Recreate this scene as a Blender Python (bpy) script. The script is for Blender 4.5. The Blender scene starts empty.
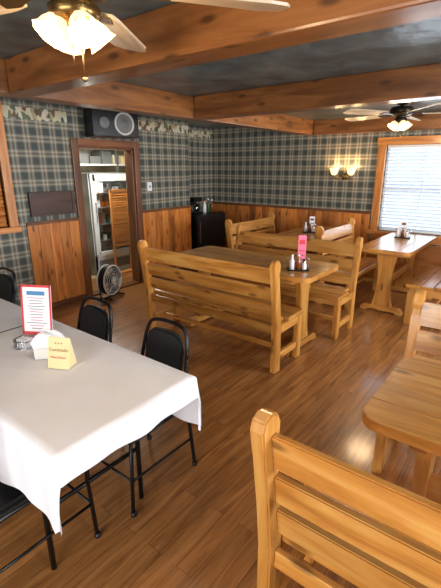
import bpy, bmesh, math, random
from mathutils import Vector, Matrix, Euler
random.seed(7)
scene=bpy.context.scene
D=bpy.data
def srgb(r,g,b):
    f=lambda c:(c/255/12.92 if c/255<=0.04045 else ((c/255+0.055)/1.055)**2.4)
    return (f(r),f(g),f(b),1)
# ---------------- materials ----------------
def new_mat(name):
    m=D.materials.new(name); m.use_nodes=True
    return m,m.node_tree,m.node_tree.nodes['Principled BSDF']
def simple(name,col,rough=0.5,metal=0,emit=None,estr=0,alpha=None,trans=0,noise=0.0,coat=0):
    m,nt,b=new_mat(name)
    b.inputs['Base Color'].default_value=col
    b.inputs['Roughness'].default_value=rough
    b.inputs['Metallic'].default_value=metal
    b.inputs['Coat Weight'].default_value=coat
    if trans: b.inputs['Transmission Weight'].default_value=trans
    if emit:
        b.inputs['Emission Color'].default_value=emit
        b.inputs['Emission Strength'].default_value=estr
    if noise:
        tc=nt.nodes.new('ShaderNodeTexCoord'); n=nt.nodes.new('ShaderNodeTexNoise'); n.inputs['Scale'].default_value=12
        r=nt.nodes.new('ShaderNodeValToRGB')
        c0=[max(0,c*(1-noise)) for c in col[:3]]+[1]; c1=[min(1,c*(1+noise)) for c in col[:3]]+[1]
        r.color_ramp.elements[0].color=c0; r.color_ramp.elements[1].color=c1
        r.color_ramp.elements[0].position=.3; r.color_ramp.elements[1].position=.7
        nt.links.new(tc.outputs['Object'],n.inputs['Vector']); nt.links.new(n.outputs['Fac'],r.inputs['Fac']); nt.links.new(r.outputs['Color'],b.inputs['Base Color'])
    return m
def wood(name,cd,cm,cl,rough=.3,coat=.3,su=1.6,sv=16,knots=True,var=.35):
    m,nt,b=new_mat(name); N=nt.nodes.new; L=nt.links.new
    tc=N('ShaderNodeTexCoord')
    mp=N('ShaderNodeMapping'); mp.inputs['Scale'].default_value=(su,sv,1); L(tc.outputs['UV'],mp.inputs['Vector'])
    n=N('ShaderNodeTexNoise'); n.inputs['Scale'].default_value=1; n.inputs['Detail'].default_value=7; n.inputs['Roughness'].default_value=.6; n.inputs['Distortion'].default_value=.8
    L(mp.outputs[0],n.inputs['Vector'])
    r=N('ShaderNodeValToRGB'); e=r.color_ramp.elements
    e[0].position=.3; e[0].color=cd; e[1].position=.7; e[1].color=cl
    k=e.new(.5); k.color=cm
    L(n.outputs['Fac'],r.inputs['Fac'])
    mp2=N('ShaderNodeMapping'); mp2.inputs['Scale'].default_value=(.21,.43,1); L(tc.outputs['UV'],mp2.inputs['Vector'])
    n2=N('ShaderNodeTexNoise'); n2.inputs['Scale'].default_value=1; n2.inputs['Detail'].default_value=0; L(mp2.outputs[0],n2.inputs['Vector'])
    mr=N('ShaderNodeMapRange'); mr.inputs[1].default_value=.3; mr.inputs[2].default_value=.7; mr.inputs[3].default_value=1-var; mr.inputs[4].default_value=1+var*.5
    L(n2.outputs['Fac'],mr.inputs[0])
    hv=N('ShaderNodeMix'); hv.data_type='RGBA'; hv.blend_type='MULTIPLY'; hv.inputs[0].default_value=1
    L(r.outputs['Color'],hv.inputs[6]); L(mr.outputs[0],hv.inputs[7])
    out=hv.outputs[2]
    if knots:
        mp3=N('ShaderNodeMapping'); mp3.inputs['Scale'].default_value=(2.2,6,1); L(tc.outputs['UV'],mp3.inputs['Vector'])
        v=N('ShaderNodeTexVoronoi'); v.inputs['Scale'].default_value=1; v.voronoi_dimensions='2D'; L(mp3.outputs[0],v.inputs['Vector'])
        kr=N('ShaderNodeMapRange'); kr.inputs[1].default_value=.05; kr.inputs[2].default_value=.13; kr.inputs[3].default_value=.75; kr.inputs[4].default_value=0
        L(v.outputs['Distance'],kr.inputs[0])
        mx=N('ShaderNodeMix'); mx.data_type='RGBA'; L(kr.outputs[0],mx.inputs[0]); L(out,mx.inputs[6]); mx.inputs[7].default_value=[c*.35 for c in cd[:3]]+[1]
        out=mx.outputs[2]
    L(out,b.inputs['Base Color'])
    b.inputs['Roughness'].default_value=rough; b.inputs['Coat Weight'].default_value=coat; b.inputs['Coat Roughness'].default_value=.15
    return m
M_pine=wood('pine_varnished',srgb(166,104,42),srgb(206,142,66),srgb(224,172,96),rough=.3,coat=.4,var=.22)
M_beam=wood('beam_wood',srgb(98,58,28),srgb(140,86,42),srgb(168,110,60),rough=.35,coat=.2,sv=12)
M_wain=wood('wainscot_pine',srgb(150,80,30),srgb(196,118,52),srgb(214,140,70),rough=.35,coat=.25,sv=12,var=.45)
M_trimw=wood('trim_wood',srgb(84,46,24),srgb(114,66,36),srgb(134,82,48),rough=.35,coat=.2,knots=False)
M_wintrim=wood('window_trim_wood',srgb(160,94,42),srgb(204,132,66),srgb(220,150,82),rough=.35,coat=.2,knots=False)
M_dark=wood('dark_wood',srgb(56,34,24),srgb(72,44,32),srgb(86,56,42),rough=.4,coat=.1,knots=False)
M_blade=wood('fan_blade_wood',srgb(150,130,105),srgb(185,165,138),srgb(205,188,162),rough=.4,coat=.1,knots=False,var=.1)
M_black=simple('black_metal',srgb(18,18,19),.35,.3)
M_vinyl=simple('black_vinyl',srgb(22,22,24),.45,noise=.2)
M_cloth=simple('white_linen',srgb(232,232,238),.85,noise=.012)
M_brass=simple('antique_brass',srgb(120,95,55),.3,.9)
M_bronze=simple('dark_bronze',srgb(50,40,32),.35,.7)
M_chrome=simple('chrome',srgb(200,200,205),.15,1)
M_steel=simple('brushed_steel',srgb(180,182,182),.35,.8)
M_white=simple('white_paint',srgb(220,220,215),.5)
M_cream=simple('cream_paint',srgb(196,188,162),.6,noise=.1)
M_grey=simple('grey_metal',srgb(120,122,120),.5,.2)
M_paper=simple('paper_white',srgb(235,235,238),.7)
M_pink=simple('pink_card',srgb(235,110,140),.6)
M_red=simple('red_print',srgb(205,50,60),.6)
M_blue=simple('blue_print',srgb(70,130,175),.6)
M_tan=simple('tan_card',srgb(222,200,150),.6)
M_brownp=simple('brown_print',srgb(110,60,30),.6)
M_glassy=simple('clear_glass',(1,1,1,1),.03,trans=1.0)
M_ketch=simple('red_plastic',srgb(170,30,25),.35)
M_must=simple('amber_bottle',srgb(130,70,20),.2)
M_green=simple('green_bottle',srgb(60,90,60),.2)
M_shade=simple('lit_frosted_shade',srgb(255,225,170),.5,emit=(1,.70,.36,1),estr=1.3)
M_bulb=simple('lit_bulb',(1,.9,.7,1),.4,emit=(1,.8,.5,1),estr=8)
M_cone=simple('speaker_cone',srgb(105,105,102),.6)
M_conew=simple('speaker_ring',srgb(190,188,182),.5)
def pane():
    m,nt,b=new_mat('window_pane'); 
    t=nt.nodes.new('ShaderNodeBsdfTransparent'); g=nt.nodes.new('ShaderNodeBsdfGlossy'); g.inputs['Roughness'].default_value=.03
    mx=nt.nodes.new('ShaderNodeMixShader'); mx.inputs[0].default_value=.12
    nt.links.new(t.outputs[0],mx.inputs[1]); nt.links.new(g.outputs[0],mx.inputs[2]); nt.links.new(mx.outputs[0],nt.nodes['Material Output'].inputs[0]); return m
M_pane=pane()
def blindmat():
    m,nt,b=new_mat('blind_slat'); 
    d=nt.nodes.new('ShaderNodeBsdfDiffuse'); d.inputs[0].default_value=(.80,.84,.9,1)
    t=nt.nodes.new('ShaderNodeBsdfTranslucent'); t.inputs[0].default_value=(.50,.57,.67,1)
    mx=nt.nodes.new('ShaderNodeMixShader'); mx.inputs[0].default_value=.4
    nt.links.new(d.outputs[0],mx.inputs[1]); nt.links.new(t.outputs[0],mx.inputs[2]); nt.links.new(mx.outputs[0],nt.nodes['Material Output'].inputs[0]); return m
M_blind=blindmat()
def plaid(name,axis,period=.15):
    m,nt,b=new_mat(name); N=nt.nodes.new; L=nt.links.new
    tc=N('ShaderNodeTexCoord'); sp=N('ShaderNodeSeparateXYZ'); L(tc.outputs['Object'],sp.inputs[0])
    def stripes(sock):
        d=N('ShaderNodeMath'); d.operation='DIVIDE'; L(sock,d.inputs[0]); d.inputs[1].default_value=period
        f=N('ShaderNodeMath'); f.operation='FRACT'; L(d.outputs[0],f.inputs[0])
        r=N('ShaderNodeValToRGB'); cr=r.color_ramp; cr.interpolation='CONSTANT'
        dk=srgb(60,66,62); lt=srgb(188,176,150); mg=srgb(128,126,112); br=srgb(106,70,54)
        st=[(0,dk),(.3,mg),(.40,lt),(.46,mg),(.54,br),(.60,mg),(.68,lt),(.74,mg),(.84,dk)]
        cr.elements[0].position=0; cr.elements[0].color=dk
        cr.elements[1].position=.3; cr.elements[1].color=mg
        for p,c in st[2:]:
            e=cr.elements.new(p); e.color=c
        L(f.outputs[0],r.inputs['Fac']); return r.outputs['Color']
    a=stripes(sp.outputs[axis]); c=stripes(sp.outputs['Z'])
    mx=N('ShaderNodeMix'); mx.data_type='RGBA'; mx.inputs[0].default_value=.5; L(a,mx.inputs[6]); L(c,mx.inputs[7])
    L(mx.outputs[2],b.inputs['Base Color']); b.inputs['Roughness'].default_value=.6
    return m
M_plY=plaid('plaid_wallpaper_side','Y'); M_plX=plaid('plaid_wallpaper_back','X')
def bordermat():
    m,nt,b=new_mat('wallpaper_border'); N=nt.nodes.new; L=nt.links.new
    tc=N('ShaderNodeTexCoord'); mp=N('ShaderNodeMapping'); mp.inputs['Scale'].default_value=(1,26,16); L(tc.outputs['Object'],mp.inputs[0])
    v=N('ShaderNodeTexVoronoi'); v.inputs['Scale'].default_value=1; L(mp.outputs[0],v.inputs['Vector'])
    sp=N('ShaderNodeSeparateXYZ'); L(v.outputs['Color'],sp.inputs[0])
    r=N('ShaderNodeValToRGB'); cr=r.color_ramp; cr.interpolation='CONSTANT'
    cr.elements[0].position=0; cr.elements[0].color=srgb(190,180,150); cr.elements[1].position=.35; cr.elements[1].color=srgb(96,104,78)
    for p,c in ((.5,srgb(165,148,112)),(.66,srgb(112,78,56)),(.78,srgb(200,192,168)),(.92,srgb(70,78,72))): cr.elements.new(p).color=c
    L(sp.outputs[0],r.inputs['Fac']); L(r.outputs['Color'],b.inputs['Base Color']); b.inputs['Roughness'].default_value=.6; return m
M_border=bordermat()
def floormat():
    m,nt,b=new_mat('laminate_floor'); N=nt.nodes.new; L=nt.links.new
    tc=N('ShaderNodeTexCoord'); mp=N('ShaderNodeMapping'); mp.inputs['Rotation'].default_value=(0,0,math.pi/2); L(tc.outputs['Object'],mp.inputs[0])
    bk=N('ShaderNodeTexBrick'); bk.inputs['Scale'].default_value=1; bk.inputs['Brick Width'].default_value=.9; bk.inputs['Row Height'].default_value=.085
    bk.inputs['Mortar Size'].default_value=.001; bk.inputs['Color1'].default_value=(0,0,0,1); bk.inputs['Color2'].default_value=(1,1,1,1); bk.inputs['Mortar'].default_value=(.0,.0,.0,1); bk.offset=.37; bk.inputs['Bias'].default_value=0
    L(mp.outputs[0],bk.inputs['Vector'])
    mg=N('ShaderNodeMapping'); mg.inputs['Scale'].default_value=(2.0,22,1); L(mp.outputs[0],mg.inputs[0])
    ad=N('ShaderNodeVectorMath'); ad.operation='ADD'; L(mg.outputs[0],ad.inputs[0])
    sc=N('ShaderNodeVectorMath'); sc.operation='SCALE'; sc.inputs['Scale'].default_value=37.0; L(bk.outputs['Color'],sc.inputs[0]); L(sc.outputs[0],ad.inputs[1])
    n=N('ShaderNodeTexNoise'); n.inputs['Scale'].default_value=1; n.inputs['Detail'].default_value=7; n.inputs['Roughness'].default_value=.58; n.inputs['Distortion'].default_value=1.0; L(ad.outputs[0],n.inputs['Vector'])
    r=N('ShaderNodeValToRGB'); e=r.color_ramp.elements; e[0].position=.28; e[0].color=srgb(118,72,38); e[1].position=.70; e[1].color=srgb(192,134,78); k=e.new(.5); k.color=srgb(166,110,60)
    L(n.outputs['Fac'],r.inputs['Fac'])
    mr=N('ShaderNodeMapRange'); mr.inputs[3].default_value=.84; mr.inputs[4].default_value=1.08; L(bk.outputs['Color'],mr.inputs[0])
    mx=N('ShaderNodeMix'); mx.data_type='RGBA'; mx.blend_type='MULTIPLY'; mx.inputs[0].default_value=1; L(r.outputs['Color'],mx.inputs[6]); L(mr.outputs[0],mx.inputs[7])
    m2=N('ShaderNodeMix'); m2.data_type='RGBA'; L(bk.outputs['Fac'],m2.inputs[0]); L(mx.outputs[2],m2.inputs[6]); m2.inputs[7].default_value=srgb(90,54,30)
    L(m2.outputs[2],b.inputs['Base Color']); b.inputs['Roughness'].default_value=.28; b.inputs['Coat Weight'].default_value=.6; b.inputs['Coat Roughness'].default_value=.14
    return m
M_floor=floormat()
def ceilmat():
    m,nt,b=new_mat('ceiling_paint'); N=nt.nodes.new; L=nt.links.new
    tc=N('ShaderNodeTexCoord'); n=N('ShaderNodeTexNoise'); n.inputs['Scale'].default_value=3.5; n.inputs['Detail'].default_value=5; L(tc.outputs['Object'],n.inputs['Vector'])
    r=N('ShaderNodeValToRGB'); e=r.color_ramp.elements; e[0].position=.35; e[0].color=srgb(70,86,90); e[1].position=.7; e[1].color=srgb(106,124,126); L(n.outputs['Fac'],r.inputs['Fac'])
    L(r.outputs['Color'],b.inputs['Base Color']); b.inputs['Roughness'].default_value=.3
    n2=N('ShaderNodeTexNoise'); n2.inputs['Scale'].default_value=9; n2.inputs['Detail'].default_value=4; L(tc.outputs['Object'],n2.inputs['Vector'])
    bp=N('ShaderNodeBump'); bp.inputs['Strength'].default_value=.5; bp.inputs['Distance'].default_value=.02; L(n2.outputs['Fac'],bp.inputs['Height']); L(bp.outputs[0],b.inputs['Normal'])
    return m
M_ceil=ceilmat()
# ---------------- builder ----------------
class B:
    def __init__(s): s.bm=bmesh.new(); s.uv=s.bm.loops.layers.uv.new('UVMap'); s.mats=[]
    def add(s,t,mat,L=None,M=None,smooth=False):
        if mat not in s.mats: s.mats.append(mat)
        i=s.mats.index(mat)
        t.normal_update()
        if L is None:
            xs=[[v.co[k] for v in t.verts] for k in range(3)]
            L=max(range(3),key=lambda k:max(xs[k])-min(xs[k]))
        o=[k for k in range(3) if k!=L]
        uvl=t.loops.layers.uv.new('UVMap'); ru=random.uniform(0,60); rv=random.uniform(0,60)
        for f in t.faces:
            f.material_index=i; f.smooth=smooth
            n=f.normal; a=max(range(3),key=lambda k:abs(n[k]))
            for l in f.loops:
                c=l.vert.co
                if a==L: l[uvl].uv=(c[o[0]]*.2+ru,c[o[1]]+rv)
                else:
                    b=o[0] if a==o[1] else o[1]
                    l[uvl].uv=(c[L]+ru,c[b]+rv+(.37 if b==o[0] else 0))
        if M is not None: bmesh.ops.transform(t,matrix=M,verts=t.verts)
        me=D.meshes.new('tmp'); t.to_mesh(me); t.free(); s.bm.from_mesh(me); D.meshes.remove(me)
    def box(s,a,b,mat,bev=.004,L=None,M=None,seg=2):
        t=bmesh.new(); bmesh.ops.create_cube(t,size=1)
        a=Vector(a);b=Vector(b); c=(a+b)/2; d=b-a
        for v in t.verts: v.co=Vector((v.co.x*abs(d.x)+c.x,v.co.y*abs(d.y)+c.y,v.co.z*abs(d.z)+c.z))
        bv=min(bev,min(abs(d.x),abs(d.y),abs(d.z))*.45)
        if bv>0: bmesh.ops.bevel(t,geom=list(t.edges),offset=bv,segments=seg,affect='EDGES',profile=.6)
        s.add(t,mat,L,M)
    def prism(s,prof,axis,t0,t1,mat,bev=.004,L=None,M=None):
        t=bmesh.new()
        def P(p,w):
            if axis==0: return (w,p[0],p[1])
            if axis==1: return (p[0],w,p[1])
            return (p[0],p[1],w)
        va=[t.verts.new(P(p,t0)) for p in prof]; vb=[t.verts.new(P(p,t1)) for p in prof]
        t.faces.new(va); t.faces.new(vb[::-1]); n=len(prof)
        for k in range(n): t.faces.new((va[k],vb[k],vb[(k+1)%n],va[(k+1)%n]))
        bmesh.ops.recalc_face_normals(t,faces=t.faces)
        t.normal_update()
        if bev>0:
            es=[e for e in t.edges if len(e.link_faces)==2 and e.calc_face_angle(0)>.7]
            bmesh.ops.bevel(t,geom=es,offset=bev,segments=2,affect='EDGES')
        s.add(t,mat,L,M)
    def cyl(s,p0,p1,r0,mat,r1=None,seg=16,smooth=True):
        p0=Vector(p0);p1=Vector(p1); d=p1-p0; r1=r0 if r1 is None else r1
        t=bmesh.new(); bmesh.ops.create_cone(t,cap_ends=True,segments=seg,radius1=r0,radius2=r1,depth=d.length)
        M=Matrix.Translation((p0+p1)/2)@d.to_track_quat('Z','Y').to_matrix().to_4x4()
        s.add(t,mat,2,M,smooth)
    def sph(s,c,r,mat,sc=(1,1,1),seg=16):
        t=bmesh.new(); bmesh.ops.create_uvsphere(t,u_segments=seg,v_segments=seg//2+2,radius=r)
        s.add(t,mat,2,Matrix.Translation(c)@Matrix.Diagonal((*sc,1)),True)
    def lathe(s,prof,mat,M=None,seg=24,flute=0,closed=False):
        t=bmesh.new(); rings=[]
        for r,z in prof:
            ring=[]
            for k in range(seg):
                a=2*math.pi*k/seg; rr=r*(1+flute*math.cos(a*8)) if flute else r
                ring.append(t.verts.new((rr*math.cos(a),rr*math.sin(a),z)))
            rings.append(ring)
        for i in range(len(rings)-1):
            for k in range(seg): t.faces.new((rings[i][k],rings[i][(k+1)%seg],rings[i+1][(k+1)%seg],rings[i+1][k]))
        if closed: t.faces.new(rings[0][::-1]); t.faces.new(rings[-1])
        s.add(t,mat,2,M,True)
    def tube(s,pts,r,mat,seg=8,cyc=False):
        t=bmesh.new(); pts=[Vector(p) for p in pts]; n=len(pts); rings=[]; up=None
        for i,p in enumerate(pts):
            a=pts[(i-1)%n] if (cyc or i>0) else p; b=pts[(i+1)%n] if (cyc or i<n-1) else p
            d=(b-a).normalized()
            if up is None: up=d.orthogonal().normalized()
            up=(up-d*up.dot(d)).normalized(); w=d.cross(up)
            rings.append([t.verts.new(p+(up*math.cos(2*math.pi*k/seg)+w*math.sin(2*math.pi*k/seg))*r) for k in range(seg)])
        for i in range(n if cyc else n-1):
            A=rings[i];C=rings[(i+1)%n]
            for k in range(seg): t.faces.new((A[k],A[(k+1)%seg],C[(k+1)%seg],C[k]))
        if not cyc: t.faces.new(rings[0][::-1]); t.faces.new(rings[-1])
        s.add(t,mat,2,None,True)
    def done(s,name,loc=(0,0,0),rz=0,rot=None,scale=1):
        me=D.meshes.new(name); s.bm.to_mesh(me); s.bm.free()
        for m in s.mats: me.materials.append(m)
        o=D.objects.new(name,me); scene.collection.objects.link(o)
        o.location=loc; o.rotation_euler=rot if rot else (0,0,math.radians(rz)); o.scale=(scale,)*3
        return o
def smoothpath(pts,n=6,cyc=False):
    P=[Vector(p) for p in pts]; out=[]; m=len(P)
    rng=range(m) if cyc else range(m-1)
    for i in rng:
        p1=P[i];p2=P[(i+1)%m]; p0=P[(i-1)%m] if (cyc or i>0) else p1; p3=P[(i+2)%m] if (cyc or i<m-2) else p2
        for k in range(n):
            t=k/n; out.append(.5*((2*p1)+(p2-p0)*t+(2*p0-5*p1+4*p2-p3)*t*t+(3*p1-p0-3*p2+p3)*t**3))
    if not cyc: out.append(P[-1])
    return out
def text(body,size,mat,parent,loc,rot,align='CENTER'):
    c=D.curves.new('lettering','FONT'); c.body=body; c.size=size; c.align_x=align; c.extrude=.0003; c.materials.append(mat)
    o=D.objects.new('lettering',c); scene.collection.objects.link(o); o.parent=parent; o.location=loc; o.rotation_euler=rot; return o
# ---------------- room ----------------
XL=-4.38; XR=2.6; YB=5.95; YF=-2.6; ZC=2.25; XC=-4.80; YC=4.86; WH=1.0
b=B(); b.box((XC-.3,YF-.2,-.1),(XR+.2,YB+.2,0),M_floor,0); b.done('floor')
b=B(); b.box((-7,YF-.2,ZC),(XR+.2,YB+.2,ZC+.1),M_ceil,0); b.done('ceiling')
DY0,DY1,DZ=2.93,3.76,1.83
LW0,LW1,LWz0,LWz1=1.05,2.02,1.0,1.9
b=B(); T=.14
b.box((XL-T,YF,0),(XL,LW0,ZC),M_plY,0)
b.box((XL-T,LW0,0),(XL,LW1,LWz0),M_plY,0); b.box((XL-T,LW0,LWz1),(XL,LW1,ZC),M_plY,0)
b.box((XL-T,LW1,0),(XL,DY0,ZC),M_plY,0); b.box((XL-T,DY0,DZ),(XL,DY1,ZC),M_plY,0); b.box((XL-T,DY1,0),(XL,YC,ZC),M_plY,0)
b.box((XC-T,YC-.14,0),(XL-T,YC,ZC),M_plX,0); b.box((XC-T,YC,0),(XC,YB+T,ZC),M_plY,0); b.done('wall_left')
BX0,BX1,BZ0,BZ1=-1.78,-.80,.74,1.88
b=B(); b.box((XC,YB,0),(BX0,YB+T,ZC),M_plX,0); b.box((BX1,YB,0),(XR+T,YB+T,ZC),M_plX,0)
b.box((BX0,YB,0),(BX1,YB+T,BZ0),M_plX,0); b.box((BX0,YB,BZ1),(BX1,YB+T,ZC),M_plX,0); b.done('wall_back')
b=B(); wins=[(.4,1.9),(3.0,4.6)]
ys=[YF,.4,1.9,3.0,4.6,YB]
for i in range(0,6,2): b.box((XR,ys[i],0),(XR+T,ys[i+1],ZC),M_plY,0)
for a,c in wins: b.box((XR,a,0),(XR+T,c,.75),M_plY,0); b.box((XR,a,1.95),(XR+T,c,ZC),M_plY,0)
b.done('wall_right')
b=B(); b.box((-5,YF-T,0),(-1.6,YF,ZC),M_plX,0); b.box((1.6,YF-T,0),(XR+T,YF,ZC),M_plX,0); b.box((-1.6,YF-T,0),(1.6,YF,.6),M_plX,0); b.box((-1.6,YF-T,2.0),(1.6,YF,ZC),M_plX,0); b.done('wall_front')
def wains(name,axis,fixed,segs,dirn,h=WH):
    b=B(); w=.12
    def bb(lo,hi,m,bev,L=None): b.box(tuple(min(p,q) for p,q in zip(lo,hi)),tuple(max(p,q) for p,q in zip(lo,hi)),m,bev,L=L)
    for s0,s1 in segs:
        n=max(1,round((s1-s0)/w)); st=(s1-s0)/n
        if axis==1: bb((fixed,s0,0),(fixed+dirn*.004,s1,h),M_dark,0)
        else: bb((s0,fixed,0),(s1,fixed+dirn*.004,h),M_dark,0)
        for k in range(n):
            a=s0+k*st+.0015; c=s0+(k+1)*st-.0015
            if axis==1: bb((fixed,a,0.0),(fixed+dirn*.02,c,h),M_wain,.008,2)
            else: bb((a,fixed,0.0),(c,fixed+dirn*.02,h),M_wain,.008,2)
        for z0,z1,d in ((h-.01,h+.025,.034),(0.0,.07,.03)):
            if axis==1: bb((fixed,s0,z0),(fixed+dirn*d,s1,z1),M_trimw,.006)
            else: bb((s0,fixed,z0),(s1,fixed+dirn*d,z1),M_trimw,.006)
    return b.done(name)
wains('trim_1',1,XL,[(2.2,DY0-.09),(DY1+.09,YC)],1)
wains('trim_2',0,YB,[(XC,BX0-.12),(BX1+.12,XR)],-1,h=.97)
b=B(); b.box((BX0-.12,YB-.016,0),(BX1+.12,YB,.60),M_wain,.004,L=0); b.done('trim_3')
b=B(); 
b.box((XL-.04,DY0-.09,0),(XL+.03,DY0,DZ+.09),M_trimw,.006,L=2); b.box((XL-.04,DY1,0),(XL+.03,DY1+.09,DZ+.09),M_trimw,.006,L=2)
b.box((XL-T-.01,DY0,0),(XL,DY0+.02,DZ),M_trimw,.004,L=2); b.box((XL-T-.01,DY1-.02,0),(XL,DY1,DZ),M_trimw,.004,L=2); b.box((XL-T-.01,DY0,DZ-.02),(XL,DY1,DZ),M_trimw,.004,L=1)
b.box((XL-.04,DY0,DZ),(XL+.035,DY1,DZ+.09),M_trimw,.006,L=1); b.box((XL-T,DY0,0),(XL+.02,DY1,.02),M_trimw,.004,L=1)
b.done('trim_4')
b=B()
for (x,y0,y1) in ((XL,2.12,DY0-.1),(XL,DY1+.1,YC),(XC,YC+.01,YB)):
    y=y0
    while y<y1-.001:
        w=min(.085,y1-y)
        b.prism([(y,2.09),(y+w*.25,2.075),(y+w*.5,2.07),(y+w*.75,2.075),(y+w,2.09),(y+w,2.185),(y+w*.5,2.19),(y,2.185)],0,x+.001,x+.004,M_border,0); y+=.085
b.done('trim_5')
b=B(); b.box((-3.0,YF,2.05),(-2.83,YB,ZC),M_beam,.01,L=1); b.done('ceiling_beam')
for y0,y1 in ((1.43,1.6),(3.22,3.39),(-.75,-.58)):
    b=B(); b.box((-2.82,y0,2.05),(XR,y1,ZC),M_beam,.01,L=0); b.done('ceiling_beam')
b=B(); b.box((-2.82,YB-.1,2.05),(XR,YB,ZC),M_beam,.01,L=0); b.done('ceiling_beam')
def window(name,axis,fixed,s0,s1,z0,z1,inn,blind=True,casing=.1,trim=M_wintrim):
    b=B()
    def bx(a0,a1,d0,d1,za,zb,m,bev=.005,L=None):
        if axis==0: lo,hi=(a0,fixed+d0,za),(a1,fixed+d1,zb)
        else: lo,hi=(fixed+d0,a0,za),(fixed+d1,a1,zb)
        b.box(tuple(min(p,q) for p,q in zip(lo,hi)),tuple(max(p,q) for p,q in zip(lo,hi)),m,bev,L=L)
    i=inn
    bx(s0-casing,s0,-i*.1,i*.03,z0-.02,z1+.0,trim,L=2); bx(s1,s1+casing,-i*.1,i*.03,z0-.02,z1,trim,L=2)
    bx(s0-casing-.02,s1+casing+.02,-i*.1,i*.04,z1,z1+casing,trim); bx(s0-casing-.03,s1+casing+.03,-i*.1,i*.07,z0-.05,z0,trim); bx(s0-casing,s1+casing,0,i*.025,z0-.12,z0-.05,trim)
    mid=(z0+z1)/2; f=.04
    bx(s0,s0+f,-i*.09,-i*.05,z0,z1,M_white); bx(s1-f,s1,-i*.09,-i*.05,z0,z1,M_white); bx(s0,s1,-i*.09,-i*.05,z0,z0+f,M_white); bx(s0,s1,-i*.09,-i*.05,z1-f,z1,M_white); bx(s0,s1,-i*.09,-i*.045,mid-.02,mid+.02,M_white)
    c=(s0+s1)/2; bx(c-.01,c+.01,-i*.085,-i*.06,z0,z1,M_white)
    bx(s0+f,s1-f,-i*.073,-i*.069,z0+f,z1-f,M_pane,0)
    if blind:
        bx(s0+.01,s1-.01,-i*.045,-i*.005,z1-.04,z1-.002,M_white)
        z=z1-.06
        while z>z0+.03:
            t=bmesh.new(); bmesh.ops.create_cube(t,size=1)
            for v in t.verts: v.co=Vector((v.co.x*(s1-s0-.03),v.co.y*.036,v.co.z*.0015))
            R=Matrix.Rotation(math.radians(36)*i,4,'X')
            M=Matrix.Translation((c,fixed-i*.022,z))@R if axis==0 else Matrix.Translation((fixed-i*.022,c,z))@Matrix.Rotation(math.pi/2,4,'Z')@R
            b.add(t,M_blind,0,M); z-=.045
        bx(s0+.01,s1-.01,-i*.035,-i*.012,z0+.005,z0+.022,M_white)
    return b.done(name)
window('window_1',0,YB,BX0,BX1,BZ0,BZ1,-1)
for k,(a,c) in enumerate(wins): window('window_%d'%(k+2),1,XR,a,c,.75,1.95,-1,blind=False)  # unseen right-wall windows, added to let fill light in
window('window_4',0,YF,-1.6,1.6,.6,2.0,1,blind=False)  # unseen window behind the camera, added as an opening for interior fill
b=B()
b.box((XL-.1,LW1,LWz0-.05),(XL+.03,LW1+.09,ZC-.02),M_wintrim,.005,L=2); b.box((XL-.1,LW0-.09,LWz0-.05),(XL+.03,LW0,ZC-.02),M_wintrim,.005,L=2)
b.box((XL-.1,LW0,LWz1),(XL+.03,LW1,ZC-.02),M_wintrim,.005,L=1); b.box((XL-.1,LW0-.1,LWz0-.06),(XL+.06,LW1+.1,LWz0),M_wintrim,.005,L=1)
z=LWz0+.03
while z<LWz1-.02:
    b.box((-.028,LW0+.01,-.003),(.028,LW1-.01,.003),M_wintrim,.001,L=1,M=Matrix.Translation((XL-.03,0,z))@Matrix.Rotation(math.radians(50),4,'Y')); z+=.04
b.box((XL-.1,LW0,LWz0),(XL-.07,LW1,LWz1),M_dark,0)
b.done('window_5')
# ---------------- back room beyond the door ----------------
VX=-6.1; VY=5.6
b=B(); b.box((VX-.1,2.2,-.1),(XC-.3,VY,-.001),simple('kitchen_tile',srgb(185,158,120),.5,noise=.1),0); b.done('floor_kitchen')
b=B(); b.box((VX-.1,2.2,0),(VX,VY,ZC),M_cream,0); b.done('wall_kitchen_back')
b=B(); b.box((VX,2.1,0),(XL-T,2.2,ZC),M_cream,0); b.done('wall_kitchen_side')
b=B(); b.box((VX,VY,0),(XC-T,VY+.1,ZC),M_cream,0); b.done('wall_kitchen_end')
b=B(); fx=-5.2; fx0=-5.6; y0,y1=3.60,4.42; H=1.52
b.box((fx0,y0,0),(fx,y0+.05,H),M_steel,.006); b.box((fx0,y1-.05,0),(fx,y1,H),M_steel,.006); b.box((fx0,y0,H-.07),(fx,y1,H),M_steel,.006); b.box((fx0,y0,.0),(fx,y1,.3),M_white,.006); b.box((fx0,y0,0),(fx0+.03,y1,H),M_white,0)
b.box((fx,y0+.07,.07),(fx+.006,y1-.07,.23),M_steel,.002)
for k in range(6): b.box((fx+.006,y0+.1,.09+.022*k),(fx+.012,y1-.1,.1+.022*k),M_grey,.001)
for a,c in ((y0+.02,y0+.10),(y1-.10,y1-.02)): b.box((fx-.01,a,.32),(fx+.03,c,H-.02),M_white,.004)
b.box((fx-.01,y0+.05,.3),(fx+.03,y1-.05,.36),M_white,.004); b.box((fx-.01,y0+.05,H-.12),(fx+.03,y1-.05,H-.02),M_white,.004)
b.box((fx+.008,y0+.10,.36),(fx+.012,y1-.10,H-.12),M_pane,0)
b.box((fx+.03,y0+.06,.8),(fx+.045,y0+.08,1.1),M_chrome,.004)
for z in (.5,.75,1.0,1.22):
    b.box((fx0+.03,y0+.05,z),(fx-.04,y1-.05,z+.015),M_steel,.002)
    y=y0+.12
    while y<y1-.1:
        b.box((fx-.28,y,z+.016),(fx-.1,y+.055,z+random.uniform(.08,.18)),random.choice([M_tan,M_paper,M_green,M_grey,M_must,M_cream,M_paper]),.004); y+=.075
b.done('display_refrigerator')
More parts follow.
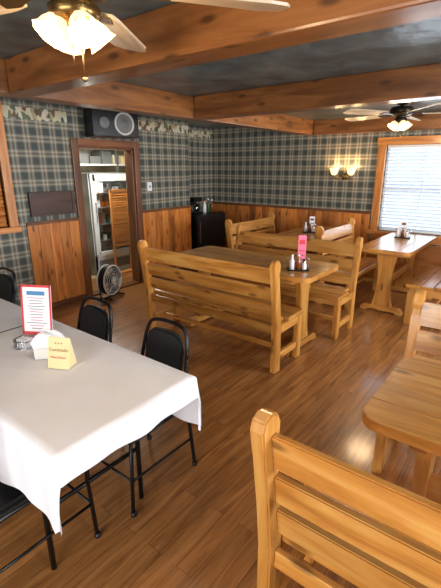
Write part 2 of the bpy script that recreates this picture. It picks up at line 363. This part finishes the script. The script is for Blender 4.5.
l=D.lights.new('fridge_fill','POINT'); l.energy=4; l.color=(.95,1,.97); l.shadow_soft_size=.03; o=D.objects.new('fridge_fill',l); o.location=(-5.24,3.74,1.36); scene.collection.objects.link(o)  # added point light, no fixture: brightens the dark refrigerator interior
b=B(); sy0,sy1=3.86,4.2; sx0,sx1=-5.09,-5.06; sz0,sz1=.42,1.28
b.box((sx0,sy0,0),(sx1,sy0+.03,sz1),M_wintrim,.004,L=2); b.box((sx0,sy1-.03,0),(sx1,sy1,sz1),M_wintrim,.004,L=2); b.box((sx0,sy0,sz0),(sx1,sy1,sz0+.04),M_wintrim,.004); b.box((sx0,sy0,sz1-.04),(sx1,sy1,sz1),M_wintrim,.004)
z=sz0+.06
while z<sz1-.05: b.box((-.02,sy0+.03,-.003),(.02,sy1-.03,.003),M_wintrim,.001,L=1,M=Matrix.Translation(((sx0+sx1)/2,0,z))@Matrix.Rotation(math.radians(50),4,'Y')); z+=.035
b.box((sx0-.02,sy0,0),(sx1+.06,sy1,.02),M_wintrim,.004)
b.done('louvred_screen')
b=B()
for z in (1.62,1.9): b.box((VX,2.9,z),(VX+.44,5.2,z+.03),M_white,.003)
for y in (2.92,3.5,4.5,5.15): b.box((VX+.40,y,0),(VX+.44,y+.04,1.95),M_steel,.003)
for z in (.4,.8,1.2): b.box((VX,2.9,z),(VX+.42,3.5,z+.02),M_steel,.003)
for z in (.42,.82,1.22,1.65,1.93):
    y=2.98
    while y<(3.35 if z<1.5 else 5.05):
        w=random.uniform(.1,.22); b.box((VX+.1,y,z),(VX+.38,y+w,z+random.uniform(.1,.22)),random.choice([M_tan,M_grey,M_paper,M_grey,M_cream,M_white]),.004); y+=w+.03
b.done('storage_shelf')
b=B(); b.tube([(-5.3,2.25,2.0),(-5.3,5.5,2.0)],.09,M_grey,16)
for y in (2.8,3.4,4.0,4.7): b.cyl((-5.3,y,2.0),(-5.3,y+.03,2.0),.097,M_chrome); b.cyl((-5.3,y+.015,2.08),(-5.3,y+.015,2.25),.006,M_grey,seg=8)
b.done('air_duct')
# floor fan
b=B(); R=.185; zc=.225
for y in (-.05,.05):
    for r in ((R,.15,.12,.085,.05) if y>0 else (R,.14,.09)): b.tube([(r*math.cos(a),y+(R-r)*.12*(1 if y>0 else -1),zc+r*math.sin(a)) for a in [2*math.pi*k/28 for k in range(28)]],.004 if r<R else .011,M_white,6,True)
    for k in range(16):
        a=2*math.pi*k/16; sgn=1 if y>0 else -1
        b.tube([(.03*math.cos(a),y+.02*sgn,zc+.03*math.sin(a)),(R*math.cos(a),y,zc+R*math.sin(a))],.0025,M_chrome,5)
b.lathe([(R,-.05),(R+.005,0),(R,.05)],M_black,Matrix.Translation((0,0,zc))@Matrix.Rotation(math.pi/2,4,'X'),32)
b.cyl((0,-.12,zc),(0,.02,zc),.05,M_black); b.cyl((0,.06,zc),(0,.075,zc),.04,M_white)
for k in range(4):
    M=Matrix.Translation((0,.02,zc))@Matrix.Rotation(k*math.pi/2+.3,4,'Y')@Matrix.Rotation(.45,4,'Z')
    b.prism([(.03,-.02),(.10,-.055),(.155,-.04),(.16,.02),(.10,.045),(.03,.02)],1,-.002,.002,M_grey,0,M=M)
b.tube(smoothpath([(-R-.01,0,zc),(-R-.02,0,.08),(-.15,0,.012),(.15,0,.012),(R+.02,0,.08),(R+.01,0,zc)],5),.01,M_black); 
for sx in (-.14,.14): b.tube([(sx,-.12,.012),(sx,.12,.012)],.01,M_black)
b.done('floor_fan',(-4.19,3.08,0),-72)
# ---------------- benches ----------------
def bench(loc,rz,Ln):
    b=B()
    up=[(.0,0),(.085,0),(.085,.2),(.078,.44),(.05,.62),(.022,.80),(.018,.835),(.03,.865),(.03,.90),(.015,.93),(-.02,.945),(-.055,.93),(-.068,.90),(-.062,.86),(-.05,.80),(-.02,.6),(.0,.42)]
    th=.048
    for x in (0,Ln-th):
        b.prism(up,0,x,x+th,M_pine,.006,L=2)
        b.prism([(.37,0),(.44,0),(.44,.34),(.455,.40),(.37,.40)],0,x,x+th,M_pine,.006,L=2)
        b.prism([(.086,.33),(.369,.33),(.369,.40),(.086,.40)],0,x+.004,x+th-.004,M_pine,.004,L=1)
        b.prism([(.086,.10),(.369,.10),(.369,.16),(.086,.16)],0,x+.008,x+th-.008,M_pine,.004,L=1)
    def yat(z): return .05+( .0 if z<.44 else -(z-.44)*.17)
    for z0,z1 in ((.745,.875),(.60,.715),(.46,.57)):
        y0=yat(z0);y1=yat(z1)
        b.prism([(y0,z0),(y0+.028,z0),(y1+.028,z1),(y1,z1)],0,th-.004,Ln-th+.004,M_pine,.005,L=0)
    ys=[.075,.20,.325,.465]
    for k in range(3): b.box((.002 if k else th,ys[k]+.002,.40),(Ln-.002 if k else Ln-th,ys[k+1]-.002,.435),M_pine,.006,L=0)
    b.box((th,.38,.33),(Ln-th,.40,.40),M_pine,.004,L=0); b.box((th,.03,.33),(Ln-th,.055,.40),M_pine,.004,L=0)
    b.box((th,.215,.11),(Ln-th,.24,.15),M_pine,.004,L=0)
    return b.done('wooden_bench',(loc[0],loc[1],0),rz)
bench((-2.95,2.58),0,1.5)
bench((-1.33,3.97),180,1.5)
bench((-3.2,5.45),-90,1.15)
bench((-1.98,5.5),-90,1.05)
bench((-.5,4.4),90,1.1)
bench((1.0,2.40),180,1.47)
bench((-.53,.88),0,1.47)
def rrect(a,c,r,n=5):
    out=[]
    for cx,cy,a0 in ((a-r,c-r,0),(-a+r,c-r,90),(-a+r,-c+r,180),(a-r,-c+r,270)):
        for k in range(n+1):
            t=math.radians(a0+90*k/n); out.append((cx+r*math.cos(t),cy+r*math.sin(t)))
    return out
def clip_prof(prof,y0,y1):
    def clip(P,side,v):
        res=[]
        for i in range(len(P)):
            p=P[i];q=P[(i+1)%len(P)]
            ip=(p[1]-v)*side>=0; iq=(q[1]-v)*side>=0
            if ip: res.append(p)
            if ip!=iq:
                t=(v-p[1])/(q[1]-p[1]); res.append((p[0]+(q[0]-p[0])*t,v))
        return res
    return clip(clip(prof,1,y0),-1,y1)
def table(loc,rz,Ln,W):
    b=B(); prof=rrect(Ln/2,W/2,.07); n=4
    for k in range(n):
        y0=-W/2+W*k/n; y1=y0+W/n
        b.prism(clip_prof(prof,y0+(.0004 if k else -1),y1-(.0004 if k<n-1 else -1)),2,.71,.752,M_pine,.002,L=0)
    for s in (-1,1):
        x=s*(Ln/2-.2); t=.025
        b.prism([(-W*.42,.66),(W*.42,.66),(W*.42,.685),(W*.38,.709),(-W*.38,.709),(-W*.42,.685)],0,x-t*1.2,x+t*1.2,M_pine,.004,L=1)
        b.prism([(-.11,.07),(.11,.07),(.085,.2),(.075,.37),(.085,.54),(.11,.66),(-.11,.66),(-.085,.54),(-.075,.37),(-.085,.2)],0,x-t,x+t,M_pine,.005,L=2)
        b.prism([(-W*.42,0),(-W*.3,0),(-W*.26,.015),(W*.26,.015),(W*.3,0),(W*.42,0),(W*.42,.035),(W*.34,.07),(-W*.34,.07),(-W*.42,.035)],0,x-t*1.4,x+t*1.4,M_pine,.005,L=1)
    b.box((-Ln/2+.2,-.02,.30),(Ln/2-.2,.02,.40),M_pine,.005,L=0)
    return b.done('wooden_table',(loc[0],loc[1],0),rz)
table((-2.12,3.2),0,1.55,.66)
table((-2.42,5.12),90,1.35,.6)
table((-1.25,5.13),90,1.35,.56)
table((.37,1.6),0,1.5,.62)
# ---------------- banquet tables with cloths ----------------
def banquet(x0,x1,y0,y1):
    b=B(); b.box((x0,y0,.72),(x1,y1,.75),M_dark,.004)
    for sx in (x0+.3,x1-.3):
        for sy in (y0+.07,y1-.07): b.tube([(sx,sy,.72),(sx,sy,0)],.012,M_black)
        b.tube([(sx,y0+.07,.3),(sx,y1-.07,.3)],.01,M_black)
    b.done('banquet_table')
def cloth(x0,x1,y0,y1,ox0,ox1,oy,zt=.757):
    bm=bmesh.new(); st=.015
    def axis(a,c,o0,o1):
        L=[]; n0=max(0,round(o0/st)); 
        for k in range(n0,0,-1): L.append(a-o0*k/n0)
        n=round((c-a)/.03)
        for k in range(n+1): L.append(a+(c-a)*k/n)
        n1=max(0,round(o1/st))
        for k in range(1,n1+1): L.append(c+o1*k/n1)
        return L
    U=axis(x0,x1,ox0,ox1); V=axis(y0,y1,oy,oy); g=[]
    for u in U:
        row=[]
        for v in V:
            ex=(u-x1) if u>x1+1e-6 else ((u-x0) if u<x0-1e-6 else 0); ey=(v-y1) if v>y1+1e-6 else ((v-y0) if v<y0-1e-6 else 0)
            cx=min(max(u,x0),x1); cy=min(max(v,y0),y1)
            r=math.hypot(ex,ey)
            if r<1e-6: p=(cx,cy,zt+.0006*math.sin(cx*23)*math.sin(cy*19))
            else:
                dx,dy=ex/r,ey/r; corner=abs(2*dx*dy)
                along=cy if abs(ex)>0 else cx
                wave=.010*math.sin(along*17)+.007*math.sin(along*31+1)
                out=.006+(wave+.014)*min(1,r/.15)*(1-corner)+corner*.08*r
                out-=.04*r*math.exp(-((corner-.45)/.2)**2) if corner>0 else 0
                out=max(out,.006)
                zz=zt-math.sqrt(max(0,r*r-(corner*.08*r)**2))+.004
                p=(cx+dx*out,cy+dy*out,min(zz,zt))
            row.append(bm.verts.new(p))
        g.append(row)
    for i in range(len(U)-1):
        for j in range(len(V)-1): f=bm.faces.new((g[i][j],g[i+1][j],g[i+1][j+1],g[i][j+1])); f.smooth=True
    me=D.meshes.new('tablecloth'); bm.to_mesh(me); bm.free(); me.materials.append(M_cloth)
    o=D.objects.new('tablecloth',me); scene.collection.objects.link(o)
TY0,TY1,TX=.50,1.14,-1.02
banquet(-2.14,TX-.01,TY0+.01,TY1-.01); cloth(-2.15,TX,TY0,TY1,0,.10,.265)
banquet(-3.56,-2.18,TY0+.01,TY1-.01); cloth(-3.57,-2.162,TY0,TY1,.10,0,.265)
# ---------------- black chairs ----------------
def chair(loc,rz):
    b=B(); r=.011
    for s in (-1,1):
        x=s*.19
        b.tube(smoothpath([(x*1.05,-.25,0),(x,-.205,.44),(x*.97,-.2,.52),(x*.9,-.235,.70)],6),r,M_black)
        b.tube([(x,-.2,.42),(x,.2,.42),(x*1.02,.22,.0)],r,M_black)
        b.tube([(x*1.03,-.23,.2),(x*1.01,.21,.2)],.007,M_black)
        for y in (-.25,.22): b.cyl((x*1.04,y,0),(x*1.04,y,.02),.015,M_vinyl)
    b.tube([(-.19,.2,.42),(.19,.2,.42)],r,M_black); b.tube([(-.19,-.2,.42),(.19,-.2,.42)],r,M_black); b.tube([(-.19,.21,.2),(.19,.21,.2)],.007,M_black)
    b.tube(smoothpath([(-.171,-.235,.70),(-.158,-.255,.79),(-.12,-.27,.85),(0,-.275,.865),(.12,-.27,.85),(.158,-.255,.79),(.171,-.235,.70)],5),r,M_black)
    b.tube([(-.18,-.215,.57),(.18,-.215,.57)],.008,M_black)
    pr=[(-.145,.60),(-.145,.74),(-.128,.79),(-.09,.82),(0,.828),(.09,.82),(.128,.79),(.145,.74),(.145,.60)]
    t=Matrix.Translation((0,-.205,.56))@Matrix.Rotation(math.radians(11),4,'X')@Matrix.Translation((0,0,-.56))
    b.prism(pr,1,-.02,.018,M_vinyl,.012,M=t)
    b.prism(rrect(.21,.21,.05),2,.43,.475,M_vinyl,.016)
    return b.done('dining_chair',(loc[0],loc[1],0),rz,scale=.94)
chair((-1.46,1.17),180); chair((-2.08,1.17),180); chair((-3.32,1.2),180); chair((-1.50,.58),0)
# ---------------- table-top things ----------------
def menu_stand(loc,rz,w,h,front,hd,zt):
    b=B()
    M=Matrix.Rotation(math.radians(-8),4,'X')
    b.box((-w/2,-.002,.006),(w/2,.002,h),M_paper,0,M=M)
    for a,c in (((-w/2,-.0035,.006),(-w/2+.010,-.002,h)),((w/2-.010,-.0035,.006),(w/2,-.002,h)),((-w/2,-.0035,.006),(w/2,-.002,.02)),((-w/2,-.0035,h-.012),(w/2,-.002,h))): b.box(a,c,hd,0,M=M)
    b.box((-w*.30,-.0036,h*.80),(w*.30,-.002,h*.88),M_blue,0,M=M)
    z=h*.74
    while z>h*.12:
        ww=random.uniform(.15,.34)*w; b.box((-ww,-.0036,z),(ww,-.002,z+h*.014),M_pink if random.random()<.6 else M_grey,0,M=M); z-=h*.055
    b.box((-w/2,-.03,0),(w/2,.035,.005),M_glassy,.001)
    return b.done('menu_stand',(loc[0],loc[1],zt),rz)
ZT=.762
menu_stand((-1.95,.96),30,.165,.265,M_red,M_red,ZT)
b=B()
b.prism([(-.035,0),(.035,0),(.002,.135),(-.002,.135)],0,-.05,.05,M_tan,.001)
o=b.done('table_tent_card',(-1.545,.85,ZT),28)
th=math.atan2(.033,.135)
text('Coronado',.021,M_brownp,o,(0,-.0175,.075),(math.pi/2-th,0,0)); text('Wine & Beer',.014,M_red,o,(0,-.025,.045),(math.pi/2-th,0,0)); text('* * *',.02,M_brownp,o,(0,-.0115,.1),(math.pi/2-th,0,0))
b=B(); b.box((-.06,-.035,0),(.06,.035,.008),M_white,.003)
b.box((-.06,-.035,.008),(.06,-.030,.05),M_white,.002); b.box((-.06,.030,.008),(.06,.035,.05),M_white,.002)
for k in range(11):
    a=math.radians(random.uniform(-14,14)); y=-.026+.005*k; c=random.uniform(-.006,.006)
    M=Matrix.Translation((c,y,.009))@Matrix.Rotation(a,4,'Y')
    b.prism([(-.05,0),(.05,0),(.052,.08),(.03,.10),(0,.112),(-.035,.098),(-.052,.08)],1,-.001,.001,M_paper,0,M=M)
b.done('napkin_holder',(-1.68,.87,ZT),50)
b=B(); b.tube([(.05*math.cos(a),.035*math.sin(a),.004) for a in [math.pi*k/8 for k in range(16)]],.003,M_chrome,6,True); b.tube([(.05*math.cos(a),.035*math.sin(a),.04) for a in [math.pi*k/8 for k in range(16)]],.003,M_chrome,6,True)
for k in range(0,16,2): a=math.pi*k/8; b.tube([(.05*math.cos(a),.035*math.sin(a),.004),(.05*math.cos(a),.035*math.sin(a),.04)],.002,M_chrome,5)
for k in range(5): b.box((-.035+.015*k,-.022,.006),(-.028+.015*k,.022,.05),random.choice([M_paper,M_paper,M_grey]),.001)
b.done('sugar_caddy',(-1.86,.84,ZT),20)
def shaker(b,x,y,z=0,top=M_chrome,body=M_paper):
    b.lathe([(0,0),(.018,0),(.02,.01),(.017,.05),(.015,.06)],body,Matrix.Translation((x,y,z))); b.lathe([(.0165,.058),(.0165,.07),(.01,.08),(0,.082)],top,Matrix.Translation((x,y,z)))
def bottle(b,x,y,z,m,h=.17,r=.026,cap=M_paper):
    b.lathe([(0,0),(r,0),(r,h*.6),(r*.45,h*.8),(r*.4,h)],m,Matrix.Translation((x,y,z)),16); b.lathe([(r*.5,h*.95),(r*.5,h*1.05),(0,h*1.06)],cap,Matrix.Translation((x,y,z)),12)
def condiments(loc,rz,card,ch=.23,bot=True):
    b=B(); b.box((-.09,-.06,0),(.09,.06,.012),M_black,.003)
    b.tube(smoothpath([(-.085,0,.01),(-.085,0,.10),(0,0,.13),(.085,0,.10),(.085,0,.01)],5),.003,M_chrome,6)
    bottle(b,-.055,-.03,.012,M_ketch if bot else M_paper,.12,.02); bottle(b,.0,-.03,.012,M_must,.12,.02); shaker(b,.05,-.03,.012); shaker(b,.05,.02,.012,body=M_grey)
    for k in range(5): b.box((-.07+.014*k,.005,.012),(-.062+.014*k,.05,.07),random.choice([M_paper,M_paper,M_pink]),.001)
    b.done('condiment_caddy',(loc[0],loc[1],.753),rz)
    b=B(); w=.035
    b.box((-w,-.002,.0),(w,.002,ch),card,.001)
    b.box((-w*.7,-.0035,ch*.72),(w*.7,-.002,ch*.86),M_red if card is M_pink else M_brownp,0)
    b.box((-w*.7,-.0035,ch*.5),(w*.7,-.002,ch*.53),M_red if card is M_pink else M_brownp,0)
    b.box((-.04,-.025,0),(.04,.025,.006),M_white,.001)
    b.done('table_card',(loc[0]-.03,loc[1]+.12,.753),rz)
condiments((-1.56,3.10),35,M_pink,.28,False); condiments((-2.42,5.1),20,M_paper,.2,False); condiments((-1.3,5.4),10,M_paper,.2,False)
# ---------------- ceiling fans ----------------
def fan(x,y,phase,body,R=.64,nb=5,drop=0,ls=1.0):
    b=B(); z=ZC
    if drop:
        b.lathe([(0,0),(.07,0),(.065,-.03),(.03,-.05),(.015,-.055)],body,Matrix.Translation((x,y,z)),28); b.cyl((x,y,z-.05),(x,y,z-.07-drop),.014,body)
    z=ZC-drop
    b.lathe([(0,0),(.075,0),(.07,-.03),(.045,-.045),(.02,-.05),(.02,-.06),(.10,-.065),(.115,-.085),(.115,-.125),(.09,-.145),(.05,-.15),(.05,-.17),(.065,-.18),(.06,-.21),(0,-.22)],body,Matrix.Translation((x,y,z)),28)
    zb=z-.13
    for k in range(nb):
        a=math.radians(phase+k*360/nb); M=Matrix.Translation((x,y,zb))@Matrix.Rotation(a,4,'Z')@Matrix.Rotation(math.radians(11),4,'X')
        prof=[(.19,-.045),(.24,-.055),(R-.07,-.072),(R-.02,-.06),(R,-.03),(R,.03),(R-.02,.06),(R-.07,.072),(.24,.055),(.19,.045)]
        b.prism(prof,2,-.004,.004,M_blade,.001,L=0,M=M)
        b.prism([(.09,-.012),(.15,-.014),(.20,-.035),(.25,-.03),(.25,.03),(.20,.035),(.15,.014),(.09,.012)],2,-.01,-.004,body,.001,L=0,M=M)
    lts=[]
    for k in range(4):
        a=math.radians(phase+20+k*90); d=Vector((math.cos(a),math.sin(a),0))
        c=Vector((x,y,z-.195)); e=c+d*.05*ls+Vector((0,0,-.012))
        b.tube(smoothpath([c+d*.02,c+d*.04*ls+Vector((0,0,.006)),e],4),.009,body)
        ax=(d*.7+Vector((0,0,-.85))).normalized()
        M=Matrix.Translation(e)@ax.to_track_quat('Z','Y').to_matrix().to_4x4()@Matrix.Scale(ls,4)
        b.lathe([(.018,-.01),(.022,.0)],body,M,12)
        b.lathe([(.022,0),(.035,.015),(.045,.04),(.048,.06),(.058,.078)],M_shade,M,32,flute=.04)
        b.lathe([(.006,.01),(.02,.03),(.024,.045),(.014,.06),(0,.064)],M_bulb,M,12)
        lts.append(e+ax*.10*ls)
    b.tube([(x+.02,y,z-.22),(x+.02,y,z-.34)],.0018,M_brass,5); b.sph((x+.02,y,z-.345),.006,M_brass)
    b.tube([(x-.02,y,z-.22),(x-.02,y,z-.30)],.0018,M_brass,5)
    b.done('ceiling_fan')
    for p in lts:
        l=D.lights.new('fan_bulb','POINT'); l.energy=4; l.color=(1,.74,.45); l.shadow_soft_size=.04; o=D.objects.new('fan_bulb_light',l); o.location=p; scene.collection.objects.link(o)
fan(-1.03,.72,53,M_brass,R=.58,drop=.085,ls=.72); fan(-1.3,4.7,20,M_bronze,R=.68,ls=.85)
# sconce
b=B(); sx,sy,sz=-2.33,YB,1.47
b.lathe([(0,.0),(.05,.0),(.045,.015),(.02,.03),(0,.032)],M_brass,Matrix.Translation((sx,sy,sz))@Matrix.Rotation(math.pi/2,4,'X'))
for s in (-1,1):
    b.tube(smoothpath([(sx,sy-.03,sz),(sx+s*.05,sy-.09,sz-.035),(sx+s*.12,sy-.1,sz-.01),(sx+s*.125,sy-.1,sz+.02)],5),.008,M_brass)
    b.lathe([(.025,.02),(.04,.035),(.055,.07),(.06,.095),(.072,.12)],M_shade,Matrix.Translation((sx+s*.125,sy-.1,sz)),24,flute=.04); b.sph((sx+s*.125,sy-.1,sz+.07),.022,M_bulb)
    l=D.lights.new('sconce_bulb','POINT'); l.energy=3.5; l.color=(1,.7,.38); l.shadow_soft_size=.05; o=D.objects.new('sconce_bulb_light',l); o.location=(sx+s*.125,sy-.1,sz+.14); scene.collection.objects.link(o)
b.done('wall_sconce')
# speaker
b=B()
b.box((-.12,-.29,-.15),(.12,.29,.15),M_black,.012)
Mx=Matrix.Translation((.121,.10,0))@Matrix.Rotation(math.pi/2,4,'Y')
b.lathe([(.125,0),(.13,.006),(.12,.012),(.105,.008)],M_conew,Mx,32); b.lathe([(.107,.008),(.09,.002),(.05,-.0),(.04,.012),(0,.02)],M_cone,Mx,32)
Mx=Matrix.Translation((.121,-.15,0))@Matrix.Rotation(math.pi/2,4,'Y'); b.lathe([(.06,0),(.064,.005),(.055,.008),(.02,.002),(0,.012)],M_cone,Mx,24)
b.box((-.17,-.03,-.05),(-.12,.03,.05),M_grey,.003)
b.done('loudspeaker',(XL+.19,3.3,2.085),-12)
b=B(); b.box((XL+.001,2.26,1.08),(XL+.03,2.80,1.34),M_dark,.005,L=1)
for a,c in (((XL+.03,2.26,1.08),(XL+.042,2.29,1.34)),((XL+.03,2.77,1.08),(XL+.042,2.80,1.34)),((XL+.03,2.29,1.08),(XL+.042,2.77,1.105)),((XL+.03,2.29,1.315),(XL+.042,2.77,1.34))): b.box(a,c,M_dark,.003)
b.done('notice_board')
b=B(); b.box((XL,3.98,1.28),(XL+.012,4.06,1.4),M_paper,.003); b.box((XL+.012,4.01,1.325),(XL+.022,4.03,1.355),M_grey,.002); b.done('light_switch')
b=B(); cx0,cx1,cy0,cy1=XC+.01,XC+.42,5.0,5.75
b.box((cx0,cy0,.03),(cx1,cy1,.85),M_black,.01); b.box((cx1,cy0+.01,.1),(cx1+.03,cy1-.01,.84),M_vinyl,.008); b.box((cx1+.03,cy0+.04,.4),(cx1+.055,cy0+.06,.75),M_chrome,.004)
for y in (cy0+.05,cy1-.05):
    for x in (cx0+.05,cx1-.05): b.cyl((x,y,0),(x,y,.03),.02,M_black)
b.done('mini_fridge')
b=B(); b.box((-.1,-.1,0),(.1,.1,.03),M_black,.005); b.box((-.1,-.1,.03),(-.02,.1,.22),M_black,.006); b.box((-.1,-.1,.2),(.1,.1,.27),M_black,.008)
b.lathe([(0,.035),(.06,.035),(.07,.08),(.055,.14),(.05,.16)],M_glassy,Matrix.Translation((.04,0,0))); b.tube(smoothpath([(.09,0,.14),(.13,0,.13),(.13,0,.07),(.1,0,.06)],4),.007,M_black)
b.done('coffee_maker',(XC+.2,5.2,.852),0)
b=B(); bottle(b,0,0,0,M_paper,.2,.03,M_red); bottle(b,0,.1,0,M_green,.22,.03); bottle(b,0,.2,0,M_must,.2,.03); b.done('bottle_group',(XC+.25,5.42,.852))
# ---------------- lights ----------------
def area(name,loc,rot,sx,sy,e,col):
    l=D.lights.new(name,'AREA'); l.shape='RECTANGLE'; l.size=sx; l.size_y=sy; l.energy=e; l.color=col
    o=D.objects.new(name,l); o.location=loc; o.rotation_euler=[math.radians(a) for a in rot]; scene.collection.objects.link(o); return o
day=(.88,.94,1)
area('daylight_back',((BX0+BX1)/2,YB+.35,1.35),(-90,0,0),1.1,1.3,30,(.8,.9,1))
area('fill_right_a',(XR+.25,1.15,1.35),(0,90,0),1.2,1.5,180,day)  # added fill outside an unseen right window, for even room brightness
area('fill_right_b',(XR+.25,3.8,1.35),(0,90,0),1.2,1.6,250,day)  # second added fill on the unseen right side
area('fill_front',(0,YF-.25,1.3),(90,0,0),3.2,1.4,210,(1,.98,.95))  # added interior fill behind the camera, shining through the made-up window
l=D.lights.new('kitchen_fill','POINT'); l.energy=70; l.color=(1,.95,.85); l.shadow_soft_size=.1; o=D.objects.new('kitchen_fill',l); o.location=(-4.85,3.7,2.0); scene.collection.objects.link(o)  # added point fill without a fixture, brightens the back room
w=D.worlds.new('World'); scene.world=w; w.use_nodes=True
w.node_tree.nodes['Background'].inputs[0].default_value=(.8,.9,1,1); w.node_tree.nodes['Background'].inputs[1].default_value=1.5
# ---------------- camera ----------------
c=D.cameras.new('camera'); c.sensor_fit='VERTICAL'; c.sensor_height=36; c.lens=405/588*36; c.clip_start=.02
o=D.objects.new('camera',c); o.location=(0,0,1.6); o.rotation_euler=(math.radians(90-17.4),0,math.radians(37.8)); scene.collection.objects.link(o); scene.camera=o
scene.view_settings.view_transform='Standard'; scene.view_settings.look='None'; scene.view_settings.exposure=0.12
